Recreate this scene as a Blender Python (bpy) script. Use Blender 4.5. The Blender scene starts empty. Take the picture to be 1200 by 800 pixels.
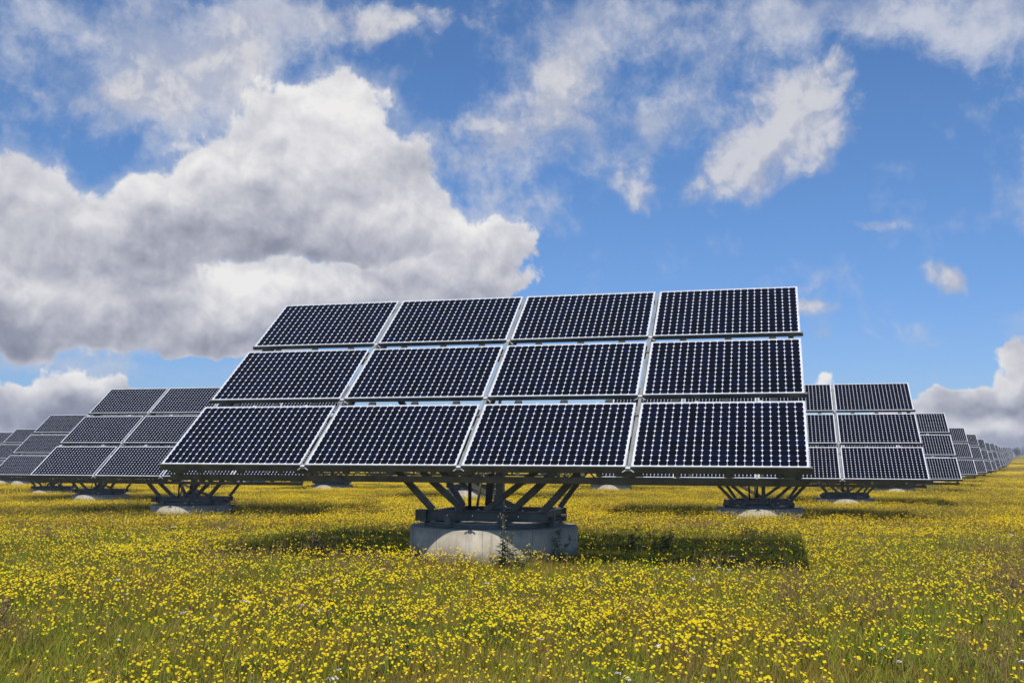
import bpy, bmesh, math, random
import numpy as np
from mathutils import Vector, Matrix

random.seed(7)
rng = np.random.default_rng(11)
scene = bpy.context.scene
COL = scene.collection
R = math.radians
PI = math.pi
EYE = 1.75                       # camera height above the ground at the nearest tracker

# ------------------------------------------------------------------ camera
F_PX, PITCH, ROLL = 1190.64, 0.1138, 0.0036
cam_data = bpy.data.cameras.new('camera')
cam_data.sensor_width = 36.0
cam_data.lens = F_PX / 1200.0 * 36.0
cam_data.clip_start = 0.1
cam_data.clip_end = 20000
cam = bpy.data.objects.new('camera', cam_data)
COL.objects.link(cam)
cam.matrix_world = Matrix.Translation((0, 0, EYE)) @ (Matrix.Rotation(PI / 2 + PITCH, 4, 'X') @ Matrix.Rotation(ROLL, 4, 'Z'))
scene.camera = cam

# ------------------------------------------------------------------ view
scene.view_settings.view_transform = 'Standard'
scene.view_settings.look = 'None'
scene.view_settings.gamma = 1.0
scene.view_settings.use_curve_mapping = False
scene.view_settings.exposure = 0.0

# ------------------------------------------------------------------ sun
PSI = -0.2538                    # heading of every tracker
SUN_EL = R(57.8)
SUN_AZ_VEC = Vector((math.sin(PSI), -math.cos(PSI), 0))      # horizontal direction towards the sun
sd = Vector((SUN_AZ_VEC.x * math.cos(SUN_EL), SUN_AZ_VEC.y * math.cos(SUN_EL), math.sin(SUN_EL)))
sun_l = bpy.data.lights.new('sun', 'SUN')
sun_l.energy = 4.9
sun_l.angle = R(0.53)
sun_l.color = (1.0, 0.95, 0.86)
sun = bpy.data.objects.new('sun', sun_l)
COL.objects.link(sun)
sun.rotation_euler = (-sd).to_track_quat('-Z', 'Y').to_euler()

# ------------------------------------------------------------------ node helper
class NT:
    def __init__(s, tree): s.t = tree
    def n(s, ty, **kw):
        x = s.t.nodes.new(ty)
        for k, v in kw.items(): setattr(x, k, v)
        return x
    def put(s, sock, v):
        if v is None: return
        if hasattr(v, 'is_output') or hasattr(v, 'links'):
            s.t.links.new(v, sock)
        else:
            try: sock.default_value = v
            except Exception: sock.default_value = (*v, 1.0)
    def m(s, op, a, b=None, c=None, clamp=False):
        x = s.n('ShaderNodeMath', operation=op, use_clamp=clamp)
        s.put(x.inputs[0], a); s.put(x.inputs[1], b); s.put(x.inputs[2], c)
        return x.outputs[0]
    def add(s, a, b): return s.m('ADD', a, b)
    def sub(s, a, b): return s.m('SUBTRACT', a, b)
    def mul(s, a, b): return s.m('MULTIPLY', a, b)
    def ramp(s, v, a, b, smooth=True, lo=0.0, hi=1.0):
        x = s.n('ShaderNodeMapRange', interpolation_type='SMOOTHSTEP' if smooth else 'LINEAR')
        s.put(x.inputs['Value'], v)
        x.inputs['From Min'].default_value = a; x.inputs['From Max'].default_value = b
        x.inputs['To Min'].default_value = lo; x.inputs['To Max'].default_value = hi
        return x.outputs['Result']
    def mix(s, f, a, b, blend='MIX'):
        x = s.n('ShaderNodeMix', data_type='RGBA', blend_type=blend)
        s.put(x.inputs[0], f)
        for i, v in ((6, a), (7, b)):
            if isinstance(v, (tuple, list)): x.inputs[i].default_value = (*v[:3], 1)
            else: s.put(x.inputs[i], v)
        return x.outputs[2]
    def noise(s, vec, scale, detail=3, rough=0.5, lac=2.0, dist=0.0, out=0, dim='3D'):
        x = s.n('ShaderNodeTexNoise', noise_dimensions=dim)
        s.put(x.inputs['Vector'], vec)
        x.inputs['Scale'].default_value = scale; x.inputs['Detail'].default_value = detail
        x.inputs['Roughness'].default_value = rough; x.inputs['Lacunarity'].default_value = lac
        x.inputs['Distortion'].default_value = dist
        return x.outputs[out]
    def xyz(s, x=0.0, y=0.0, z=0.0):
        c = s.n('ShaderNodeCombineXYZ'); s.put(c.inputs[0], x); s.put(c.inputs[1], y); s.put(c.inputs[2], z)
        return c.outputs[0]

# ------------------------------------------------------------------ sky and clouds (world)
def pix_dir(px, py):
    """photo position -> azimuth, elevation in radians x10 (a direction of the sky)"""
    a = px - 600.0; b = -(py - 400.0)
    d = Vector((a, F_PX * math.cos(PITCH) - b * math.sin(PITCH), F_PX * math.sin(PITCH) + b * math.cos(PITCH))).normalized()
    return math.atan2(d.x, d.y) * 10, math.asin(d.z) * 10

world = bpy.data.worlds.new('World')
scene.world = world
world.use_nodes = True
world.cycles.sampling_method = 'MANUAL'
world.cycles.sample_map_resolution = 512
wt = world.node_tree
for x in list(wt.nodes): wt.nodes.remove(x)
W = NT(wt)
w_out = W.n('ShaderNodeOutputWorld')
w_bg = W.n('ShaderNodeBackground')
SKY_STRENGTH = 0.10
w_bg.inputs['Strength'].default_value = SKY_STRENGTH
wt.links.new(w_bg.outputs[0], w_out.inputs['Surface'])
sky = W.n('ShaderNodeTexSky', sky_type='NISHITA')
sky.sun_disc = False
sky.sun_elevation = SUN_EL
sky.sun_rotation = math.atan2(sd.x, sd.y)
sky.altitude = 200
sky.air_density = 1.0; sky.dust_density = 0.3; sky.ozone_density = 3.0
tc = W.n('ShaderNodeTexCoord')
sep = W.n('ShaderNodeSeparateXYZ'); wt.links.new(tc.outputs['Generated'], sep.inputs[0])
DX, DY, DZ = sep.outputs
U0 = W.mul(W.m('ARCTAN2', DX, DY), 10.0)
V0 = W.mul(W.m('ARCSINE', DZ), 10.0)
P0 = W.xyz(U0, V0, 0.0)
# domain warp: large lazy swirls plus small curls
wn = W.n('ShaderNodeTexNoise', noise_dimensions='2D'); wt.links.new(P0, wn.inputs['Vector'])
wn.inputs['Scale'].default_value = 0.9; wn.inputs['Detail'].default_value = 4; wn.inputs['Roughness'].default_value = 0.55
sc = W.n('ShaderNodeSeparateColor'); wt.links.new(wn.outputs['Color'], sc.inputs[0])
U = W.add(U0, W.mul(W.sub(sc.outputs[0], 0.5), 0.75))
V = W.add(V0, W.mul(W.sub(sc.outputs[1], 0.5), 0.65))

def blob(px, py, rx, ry, ang=0.0, w=1.0, flat=False):
    """soft ellipse of cloud at a photo direction, radii in photo pixels; flat = cut off below its middle"""
    u, v = pix_dir(px, py)
    a = rx / 119.0; b = ry / 119.0
    ca, sa = math.cos(R(ang)), math.sin(R(ang))
    du = W.sub(U, u); dv = W.sub(V, v)
    e1 = W.m('MULTIPLY_ADD', du, ca / a, W.mul(dv, sa / a))
    e2 = W.m('MULTIPLY_ADD', dv, ca / b, W.mul(du, -sa / b))
    if flat:     # below the centre the ellipse is much thinner: a flat cloud base
        e2 = W.m('MAXIMUM', e2, W.mul(e2, -3.0))
    r2 = W.m('MULTIPLY_ADD', e1, e1, W.mul(e2, e2))
    return W.mul(W.m('EXPONENT', W.mul(r2, -1.0)), w)

def total(lst):
    t = None
    for args in lst:
        g = blob(*args)
        t = g if t is None else W.add(t, g)
    return t

FRONT = [
    # big cumulus, upper left: a peak, shoulders, a long flat base
    (385, 150, 62, 62, 0, .95), (398, 95, 26, 26, 0, .55), (320, 180, 70, 50, 20, .85), (235, 222, 75, 38, 12, .85), (440, 215, 60, 60, 0, .7), (160, 225, 30, 20, 0, .2),
    (335, 282, 200, 85, 0, 1.05, True), (465, 282, 85, 60, 0, .75, True), (480, 235, 45, 40, 0, .4),
    # left mass
    (25, 250, 80, 60, 0, .9), (85, 335, 105, 62, 0, .95), (20, 395, 130, 60, 0, .75, True), (150, 385, 62, 60, 0, .6, True), (160, 300, 60, 45, 0, .5), (40, 195, 40, 24, -10, .35), (125, 205, 34, 44, 20, -.5), (205, 325, 16, 26, 0, -.35),
    (-250, 300, 160, 90, 0, 1.0), (1500, 380, 170, 70, 0, .9), (1750, 200, 160, 80, 0, .9),
]
BACK = [
    # lower cumulus peeping out under the big one
    (262, 345, 80, 50, 0, 1.05), (210, 385, 55, 34, 0, .8), (350, 362, 100, 52, 0, 1.0), (430, 330, 80, 40, 0, .6), (300, 408, 130, 30, 0, .6, True), (420, 372, 60, 24, 0, .5), (500, 345, 70, 28, 0, .6),
    (530, 315, 75, 42, 0, .9), (590, 285, 60, 36, -20, .75), (565, 340, 70, 22, 0, .6),
    # low left bank
    (40, 458, 42, 26, 0, .95), (115, 462, 34, 18, 0, .75), (30, 492, 130, 30, 0, .9), (165, 480, 40, 14, 0, .45),
    # low right bank
    (1175, 435, 60, 30, 20, .80), (1110, 468, 60, 16, 12, .55), (1190, 495, 130, 24, 0, .85), (1080, 508, 90, 14, 0, .6), (1040, 520, 120, 10, 0, .5), (1195, 400, 30, 20, 0, .5), (960, 446, 26, 14, 0, .55),
    (-420, 120, 150, 80, 0, 1.0), (-300, 460, 220, 40, 0, 1.0), (1420, 480, 220, 30, 0, .9),
]
SMALL = [
    (905, 140, 72, 52, 30, .80), (965, 95, 50, 42, 10, .68), (840, 208, 46, 32, 30, 1.0), (945, 175, 55, 36, 20, .68), (890, 100, 40, 26, 0, .45), (985, 75, 30, 20, 20, .4), (900, 215, 30, 12, 20, .3),
    (1130, 313, 27, 21, 15, 1.35), (968, 364, 30, 14, 0, 1.0), (975, 400, 20, 17, 0, .8), (1018, 258, 44, 12, -12, .85), (1080, 320, 28, 14, 0, .4),
    (725, 212, 42, 30, 25, .8), (755, 235, 24, 16, 0, .6), (655, 85, 70, 56, 30, .78), (600, 150, 60, 44, 20, .65), (500, 20, 90, 26, 5, .75), (425, 30, 55, 34, 0, .75),
    (290, 70, 70, 60, 30, .68), (195, 110, 95, 42, 15, .75), (120, 130, 60, 28, 0, .6), (330, 30, 60, 40, 0, .6), (590, 270, 50, 26, 0, .5), (740, 60, 60, 30, 0, .35),
]
WISPS = [
    (90, 35, 190, 50, 0, .95), (240, 60, 120, 70, 20, 1.0), (190, 125, 120, 40, 25, .95), (270, 170, 70, 40, 0, .5), (110, 120, 70, 30, 0, .4), (330, 40, 60, 50, 0, .6),
    (450, 30, 130, 34, 8, .9), (640, 100, 110, 75, 40, 1.0), (700, 50, 90, 50, 20, .7), (570, 190, 90, 50, 30, .7), (715, 190, 80, 50, 30, .85), (800, 80, 60, 50, 0, .4),
    (820, 90, 60, 50, 0, .4), (900, 130, 110, 70, 30, .6), (1000, 15, 240, 34, -3, .95), (1120, 45, 140, 34, -14, .85), (1180, 20, 130, 44, 0, .6),
    (600, 260, 80, 30, 0, .4), (560, 340, 90, 40, 0, .4), (1050, 400, 130, 26, 8, .35), (1150, 360, 90, 26, 0, .25), (300, 440, 240, 24, 0, .55), (1130, 480, 140, 30, 0, .6), (80, 440, 140, 30, 0, .3),
    (-300, 60, 250, 90, 0, .8), (1600, 60, 260, 60, 0, .7), (600, -300, 500, 120, 0, .6), (500, -700, 400, 200, 0, .5),
]
Df = total(FRONT); Db = total(BACK); Ds = total(SMALL); Dw = total(WISPS)

# billow group: rounded puffs riding on fractal noise
bg_ = bpy.data.node_groups.new('billow', 'ShaderNodeTree')
bg_.interface.new_socket('Vector', in_out='INPUT', socket_type='NodeSocketVector')
bg_.interface.new_socket('Value', in_out='OUTPUT', socket_type='NodeSocketFloat')
B = NT(bg_)
gi = B.n('NodeGroupInput'); go = B.n('NodeGroupOutput')
nz = B.n('ShaderNodeTexNoise', noise_dimensions='2D'); bg_.links.new(gi.outputs[0], nz.inputs['Vector'])
nz.inputs['Scale'].default_value = 2.2; nz.inputs['Detail'].default_value = 3
vadd = B.n('ShaderNodeVectorMath', operation='MULTIPLY_ADD')
bg_.links.new(nz.outputs['Color'], vadd.inputs[0]); vadd.inputs[1].default_value = (0.45, 0.45, 0.45); bg_.links.new(gi.outputs[0], vadd.inputs[2])
vo = B.n('ShaderNodeTexVoronoi', feature='SMOOTH_F1', voronoi_dimensions='2D')
bg_.links.new(vadd.outputs[0], vo.inputs['Vector'])
vo.inputs['Scale'].default_value = 1.5; vo.inputs['Detail'].default_value = 3.5; vo.inputs['Roughness'].default_value = 0.5
vo.inputs['Lacunarity'].default_value = 2.2; vo.inputs['Smoothness'].default_value = 0.55
fb = B.noise(gi.outputs[0], 1.6, 6, 0.56, dim='2D')
val = B.add(B.mul(B.sub(0.62, vo.outputs['Distance']), 0.9), B.mul(B.sub(fb, 0.5), 1.5))
bg_.links.new(val, go.inputs[0])
def billow(vec):
    g = W.n('ShaderNodeGroup'); g.node_tree = bg_
    W.put(g.inputs[0], vec); return g.outputs[0]
h0 = billow(P0)
voff = W.n('ShaderNodeVectorMath', operation='ADD'); wt.links.new(P0, voff.inputs[0]); voff.inputs[1].default_value = (-0.05, 0.12, 0.0)
h1 = billow(voff.outputs[0])
relief = W.sub(h0, h1)
slow = W.noise(W.xyz(W.add(U0, 31.0), W.mul(V0, 1.5), 0), 0.75, 3, 0.5, dim='2D')   # broad grey and white areas
soft = W.noise(W.xyz(W.add(U0, 5.0), V0, 0), 1.0, 7, 0.60, dim='2D')
soft2 = W.noise(W.xyz(W.m('MULTIPLY_ADD', U0, 0.9, W.mul(sc.outputs[0], 1.2)), W.m('MULTIPLY_ADD', V0, 1.1, W.mul(sc.outputs[1], 1.2)), 0), 2.4, 8, 0.68, dim='2D')
fine = W.noise(W.xyz(W.add(U0, 17.0), V0, 0), 5.5, 6, 0.64, dim='2D')
rough_edge = W.add(W.add(W.mul(h0, 0.55), W.mul(W.sub(soft, 0.5), 0.8)), W.mul(W.sub(fine, 0.5), 0.42))

core = W.add(Df, rough_edge)
a_c = W.ramp(core, 0.40, 0.68)
veil_c = W.mul(W.ramp(core, -0.02, 0.60), 0.50)                          # thin torn veil round the solid cloud
coreb = W.add(Db, rough_edge)
a_b = W.ramp(coreb, 0.45, 0.66)
core_s = W.add(Ds, W.add(W.add(W.mul(W.sub(soft2, 0.5), 0.7), W.mul(W.sub(h0, 0.22), 0.55)), W.mul(W.sub(fine, 0.5), 0.35)))
a_s = W.mul(W.ramp(core_s, 0.20, 1.02), 0.90)
wis = W.add(W.mul(Dw, 0.85), W.add(W.add(W.mul(W.sub(soft2, 0.5), 0.95), W.mul(W.sub(h0, 0.22), 0.4)), W.add(W.mul(W.sub(soft, 0.5), 1.5), W.mul(W.sub(fine, 0.5), 0.35))))
a_w = W.mul(W.ramp(wis, 0.12, 1.25), 0.80)
# light and grey of the clouds
DARK = [
    (360, 292, 170, 34, 0, 1.0), (430, 232, 60, 30, 35, .45), (300, 250, 60, 20, 0, .25), (50, 392, 150, 24, 0, .95), (175, 345, 45, 40, 70, .75), (10, 265, 50, 16, 0, .4), (90, 300, 90, 24, 0, .3),
    (190, 290, 60, 24, 0, .35), (-250, 380, 200, 40, 0, .8), (1500, 440, 200, 40, 0, .7),
]
DARK_B = [(300, 405, 150, 20, 0, .8), (440, 380, 80, 22, 0, .4), (530, 345, 90, 22, 0, .5), (30, 490, 170, 22, 0, .95), (1165, 466, 90, 14, 8, .9), (1150, 510, 140, 14, 0, .75), (580, 300, 60, 14, 0, .2), (170, 478, 50, 12, 0, .5)]
LIT = [(390, 140, 70, 60, 0, .7), (240, 205, 70, 24, 15, .7), (345, 215, 90, 26, 0, .45), (40, 228, 80, 26, 0, .5), (30, 350, 40, 12, 0, .5), (120, 350, 30, 10, 0, .3)]
LIT_B = [(255, 322, 50, 20, 0, 1.1), (320, 335, 70, 16, 0, .8), (40, 442, 50, 12, 0, 1.0), (115, 450, 40, 10, 0, .8), (1175, 412, 60, 14, 12, .8), (1110, 448, 50, 9, 10, .6), (1140, 488, 100, 9, 0, .4), (430, 352, 30, 10, 0, .6)]
dark = total(DARK); dark_b = total(DARK_B); lit = total(LIT); lit_b = total(LIT_B)
common = W.add(W.add(0.70, W.mul(relief, 0.34)), W.add(W.mul(W.sub(slow, 0.5), 0.55), W.mul(W.sub(soft, 0.5), 0.32)))
shade = W.add(common, W.sub(W.mul(lit, 0.27), W.mul(dark, 0.40)))
shade = W.add(shade, W.ramp(core, 0.45, 0.95, lo=0.10, hi=0.0))
shade_b = W.add(common, W.sub(W.mul(lit_b, 0.28), W.mul(dark_b, 0.48)))
shade_b = W.add(shade_b, W.ramp(coreb, 0.45, 0.9, lo=0.12, hi=0.0))
def cloud_colour(sh):
    cr = W.n('ShaderNodeValToRGB'); wt.links.new(W.m('ADD', sh, 0.0, clamp=True), cr.inputs[0])
    els = cr.color_ramp.elements
    els[0].position = 0.0; els[0].color = lin(124, 130, 150)
    els[1].position = 1.0; els[1].color = lin(238, 237, 236)
    for pos, c in ((0.25, (147, 151, 167)), (0.45, (174, 177, 190)), (0.65, (199, 200, 208)), (0.82, (220, 220, 224))):
        e = els.new(pos); e.color = lin(*c)
    gain = W.n('ShaderNodeVectorMath', operation='SCALE'); wt.links.new(cr.outputs[0], gain.inputs[0]); gain.inputs[3].default_value = 1.0 / SKY_STRENGTH
    return gain.outputs[0]
def lin(r, g, b):
    f = lambda c: ((c / 255 + 0.055) / 1.055) ** 2.4 if c > 10 else c / 255 / 12.92
    return (f(r), f(g), f(b), 1)
KC = 1.0 / SKY_STRENGTH
K3 = lambda r, g, b: tuple(c * KC for c in lin(r, g, b)[:3])
wcol = W.mix(W.ramp(W.add(slow, W.mul(W.sub(fine, 0.5), 0.5)), 0.3, 0.7), K3(172, 181, 203), K3(214, 216, 224))
# blue sky: the Nishita sky, tinted deeper (polarised late-summer blue), pale only close to the horizon
tint = W.mix(W.ramp(V0, 0.0, 3.6), (0.60, 0.76, 1.12), (0.70, 0.97, 1.26))
skyc = W.mix(1.0, sky.outputs[0], tint, 'MULTIPLY')
o1 = W.mix(a_w, skyc, wcol)
o1 = W.mix(veil_c, o1, K3(190, 197, 213))
smul = W.mix(a_s, o1, W.mix(W.ramp(W.add(relief, W.mul(W.sub(core_s, 0.6), 0.5)), -0.25, 0.40), K3(176, 182, 200), K3(212, 212, 217)))
o2b = W.mix(a_b, smul, cloud_colour(shade_b))
o3 = W.mix(a_c, o2b, cloud_colour(shade))
wt.links.new(o3, w_bg.inputs['Color'])

# ------------------------------------------------------------------ materials
def new_mat(name):
    m = bpy.data.materials.new(name); m.use_nodes = True
    t = m.node_tree
    return m, NT(t), t.nodes['Principled BSDF']

def plain(name, col, rough=0.5, metal=0.0, var=0.25, scale=3.0, bump=0.0):
    m, N, p = new_mat(name)
    geo = N.n('ShaderNodeNewGeometry')
    n1 = N.noise(geo.outputs['Position'], scale, 6, 0.6)
    f = N.ramp(n1, 0.3, 0.7)
    c = N.mix(f, tuple(x * (1 - var) for x in col), tuple(min(1, x * (1 + var)) for x in col))
    N.put(p.inputs['Base Color'], c)
    p.inputs['Roughness'].default_value = rough; p.inputs['Metallic'].default_value = metal
    if bump:
        b = N.n('ShaderNodeBump'); b.inputs['Strength'].default_value = bump; b.inputs['Distance'].default_value = 0.01
        N.put(b.inputs['Height'], N.noise(geo.outputs['Position'], scale * 12, 6, 0.7)); N.t.links.new(b.outputs[0], p.inputs['Normal'])
    return m

M = {}
M['alu'] = plain('anodised_aluminium', (0.62, 0.63, 0.64), 0.38, 0.3, 0.15, 5)
M['steel'] = plain('galvanised_dark_steel', (0.135, 0.130, 0.112), 0.6, 0.15, 0.3, 3.5, 0.15)
M['steel_light'] = plain('dull_grey_steel', (0.24, 0.24, 0.22), 0.5, 0.3, 0.2, 3, 0.1)
M['chrome'] = plain('polished_rod', (0.75, 0.76, 0.78), 0.2, 0.9, 0.05, 4)
M['black'] = plain('black_rubber', (0.02, 0.02, 0.022), 0.6, 0, 0.2, 8)

# concrete with stains, drips and trowel bump
m, N, p = new_mat('weathered_concrete')
geo = N.n('ShaderNodeNewGeometry'); tcn = N.n('ShaderNodeTexCoord')
big = N.noise(tcn.outputs['Object'], 1.6, 8, 0.65)
mp = N.n('ShaderNodeMapping'); N.t.links.new(tcn.outputs['Object'], mp.inputs[0]); mp.inputs['Scale'].default_value = (6, 6, 0.6)
drip = N.noise(mp.outputs[0], 1.2, 6, 0.6)
c = N.mix(N.ramp(big, 0.3, 0.7), (0.36, 0.31, 0.235), (0.56, 0.50, 0.39))
c = N.mix(N.ramp(drip, 0.55, 0.75, lo=0, hi=0.6), c, (0.2, 0.175, 0.14))
c = N.mix(N.ramp(N.noise(tcn.outputs['Object'], 14, 5, 0.7), 0.62, 0.72, lo=0, hi=0.35), c, (0.22, 0.2, 0.17))
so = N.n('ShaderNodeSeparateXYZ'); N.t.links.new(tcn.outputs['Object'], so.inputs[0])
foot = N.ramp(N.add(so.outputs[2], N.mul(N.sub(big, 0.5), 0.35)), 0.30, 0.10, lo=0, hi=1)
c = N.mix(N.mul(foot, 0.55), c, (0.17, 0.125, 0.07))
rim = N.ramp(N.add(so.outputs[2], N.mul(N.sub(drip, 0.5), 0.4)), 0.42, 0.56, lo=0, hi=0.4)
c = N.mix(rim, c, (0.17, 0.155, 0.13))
seam = N.m('LESS_THAN', N.m('ABSOLUTE', N.sub(N.m('FRACT', N.mul(N.m('ARCTAN2', so.outputs[1], so.outputs[0]), 1.75)), 0.5)), 0.006)
c = N.mix(N.mul(seam, 0.7), c, (0.12, 0.11, 0.09))
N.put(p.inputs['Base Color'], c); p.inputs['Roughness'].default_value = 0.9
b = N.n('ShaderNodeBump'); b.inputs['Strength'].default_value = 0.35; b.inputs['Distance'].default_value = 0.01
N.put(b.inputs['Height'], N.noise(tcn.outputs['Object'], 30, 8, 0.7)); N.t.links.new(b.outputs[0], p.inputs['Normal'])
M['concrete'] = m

# photovoltaic laminate: 20 x 13 pseudo-square cells, from the UV map (one unit per cell)
m, N, p = new_mat('photovoltaic_cells')
uv = N.n('ShaderNodeUVMap'); uv.uv_map = 'UVMap'
su = N.n('ShaderNodeSeparateXYZ'); N.t.links.new(uv.outputs[0], su.inputs[0])
fx = N.m('ABSOLUTE', N.sub(N.m('FRACT', su.outputs[0]), 0.5)); fy = N.m('ABSOLUTE', N.sub(N.m('FRACT', su.outputs[1]), 0.5))
vgap = N.m('GREATER_THAN', fx, 0.487)
hgap = N.m('GREATER_THAN', fy, 0.489)
cham = N.m('GREATER_THAN', N.add(fx, fy), 0.832)
out_x = N.m('MAXIMUM', N.m('LESS_THAN', su.outputs[0], 0.0), N.m('GREATER_THAN', su.outputs[0], 20.0))
out_y = N.m('MAXIMUM', N.m('LESS_THAN', su.outputs[1], 0.0), N.m('GREATER_THAN', su.outputs[1], 13.0))
white = N.m('MAXIMUM', N.m('MAXIMUM', vgap, cham), N.m('MAXIMUM', out_x, out_y))
wnn = N.n('ShaderNodeTexWhiteNoise', noise_dimensions='3D')
oi = N.n('ShaderNodeObjectInfo')
fl = N.n('ShaderNodeVectorMath', operation='FLOOR'); N.t.links.new(uv.outputs[0], fl.inputs[0])
ad = N.n('ShaderNodeVectorMath', operation='ADD'); N.t.links.new(fl.outputs[0], ad.inputs[0])
N.t.links.new(N.xyz(N.mul(oi.outputs['Random'], 97.0), N.mul(oi.outputs['Random'], 41.0), 0.0), ad.inputs[1])
N.t.links.new(ad.outputs[0], wnn.inputs['Vector'])
cellc = N.mix(N.m('POWER', wnn.outputs['Value'], 2.0), (0.0028, 0.0028, 0.0042), (0.004, 0.005, 0.016))
cellc = N.mix(N.mul(hgap, 0.35), cellc, (0.10, 0.10, 0.12))
c = N.mix(white, cellc, (0.64, 0.65, 0.68))
N.put(p.inputs['Base Color'], c)
p.inputs['Roughness'].default_value = 0.10
p.inputs['IOR'].default_value = 1.25
gz_ = N.n('ShaderNodeNewGeometry')
N.put(p.inputs['Roughness'], N.ramp(N.noise(gz_.outputs['Position'], 1.2, 5, 0.6), 0.3, 0.7, lo=0.07, hi=0.2))
M['cells'] = m

# ------------------------------------------------------------------ terrain
TZ = {(0, 0): (-.8368, 16.1544, -.1241), (1, 0): (8.0998, 33.8104, -.6381), (2, 0): (16.6472, 50.9274, -.9541),
      (3, 0): (27.4158, 72.9321, -1.0505), (4, 0): (35.9042, 89.7371, -1.1123), (5, 0): (46.0232, 110.1182, -1.1728),
      (6, 0): (54.0693, 126.0971, -1.2688), (0, 1): (-12.135, 35.4482, -.6743), (0, 2): (-22.9097, 53.9304, -.998), (0, 3): (-33.4353, 71.6124, -1.3571)}
HB = 1.62                         # panel bottom edge above the ground
UB = 2.12                         # drum centre behind the bottom edge
ctrl = [(x, y, z + EYE - HB + (0.15 if y > 20 else 0.0)) for x, y, z in TZ.values()]
ctrl += [(0, 8, 0.0), (0, 0, 0.0), (-8, 8, 0), (8, 8, 0), (0, -20, 0.1), (-8, 16, -0.05), (7, 16, -0.05), (90, 200, -0.95), (130, 270, -0.1), (165, 345, 0.72), (205, 430, 2.6), (240, 430, 2.9),
         (-60, 120, -1.5), (-120, 220, -1.5), (0, 120, -1.2), (0, 250, -0.7), (-30, 400, 0.3), (60, 60, -0.9), (110, 150, -0.9), (-200, 400, -1), (60, 10, 0), (-60, 10, 0)]
ctrl = np.array(ctrl)
def gz(x, y):
    x = np.asarray(x, float); y = np.asarray(y, float)
    d2 = (x[..., None] - ctrl[:, 0]) ** 2 + (y[..., None] - ctrl[:, 1]) ** 2
    r = 8 + 0.12 * np.hypot(x, y)[..., None]
    w = 1.0 / (d2 + r * r * 0.12) ** 1.6
    z = (w * ctrl[:, 2]).sum(-1) / w.sum(-1)
    return z

axx = np.unique(np.concatenate([np.linspace(-60, 60, 121), np.linspace(-400, 400, 161), np.linspace(-4000, 4000, 81)]))
axy = np.unique(np.concatenate([np.linspace(-30, 90, 121), np.linspace(-60, 480, 109), np.linspace(-3000, 6000, 91)]))
GX, GY = np.meshgrid(axx, axy)
GZ = gz(GX, GY)
nx, ny = len(axx), len(axy)
verts = np.stack([GX, GY, GZ], -1).reshape(-1, 3)
idx = np.arange(nx * ny).reshape(ny, nx)
quads = np.stack([idx[:-1, :-1], idx[:-1, 1:], idx[1:, 1:], idx[1:, :-1]], -1).reshape(-1, 4)
def mesh_np(name, verts, faces, mats, fmat=None, smooth=False):
    me = bpy.data.meshes.new(name)
    verts = np.asarray(verts, np.float32); k = faces.shape[1]
    me.vertices.add(len(verts)); me.vertices.foreach_set('co', verts.ravel())
    me.loops.add(faces.size); me.loops.foreach_set('vertex_index', faces.astype(np.int32).ravel())
    me.polygons.add(len(faces)); me.polygons.foreach_set('loop_start', np.arange(0, faces.size, k, dtype=np.int32))
    if fmat is not None: me.polygons.foreach_set('material_index', fmat.astype(np.int32))
    for mm in mats: me.materials.append(mm)
    me.update(calc_edges=True)
    me.polygons.foreach_set('use_smooth', np.full(len(faces), smooth))
    return me

# shared meadow colour field in world coordinates
def meadow_tone(N):
    geo = N.n('ShaderNodeNewGeometry')
    flat = N.n('ShaderNodeVectorMath', operation='MULTIPLY'); N.t.links.new(geo.outputs['Position'], flat.inputs[0]); flat.inputs[1].default_value = (1, 1, 0)
    a = N.noise(flat.outputs[0], 0.35, 5, 0.6)
    b_ = N.noise(flat.outputs[0], 1.7, 4, 0.6)
    return flat.outputs[0], N.ramp(a, 0.38, 0.62), N.ramp(b_, 0.35, 0.65)

m, N, p = new_mat('meadow_soil')
vec, t1, t2 = meadow_tone(N)
c = N.mix(t1, (0.13, 0.105, 0.022), (0.10, 0.11, 0.018))
c = N.mix(N.mul(t2, 0.5), c, (0.15, 0.105, 0.05))
far = N.n('ShaderNodeSeparateXYZ'); g2 = N.n('ShaderNodeNewGeometry'); N.t.links.new(g2.outputs['Position'], far.inputs[0])
c = N.mix(N.ramp(far.outputs[1], 60, 200, lo=0, hi=0.75), c, (0.22, 0.17, 0.035))
N.put(p.inputs['Base Color'], c); p.inputs['Roughness'].default_value = 1.0
p.inputs['Specular IOR Level'].default_value = 0.1
M['soil'] = m

ground = bpy.data.objects.new('ground', mesh_np('ground', verts, quads, [M['soil']], smooth=True))
ground['kind'] = 'structure'
COL.objects.link(ground)

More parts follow.
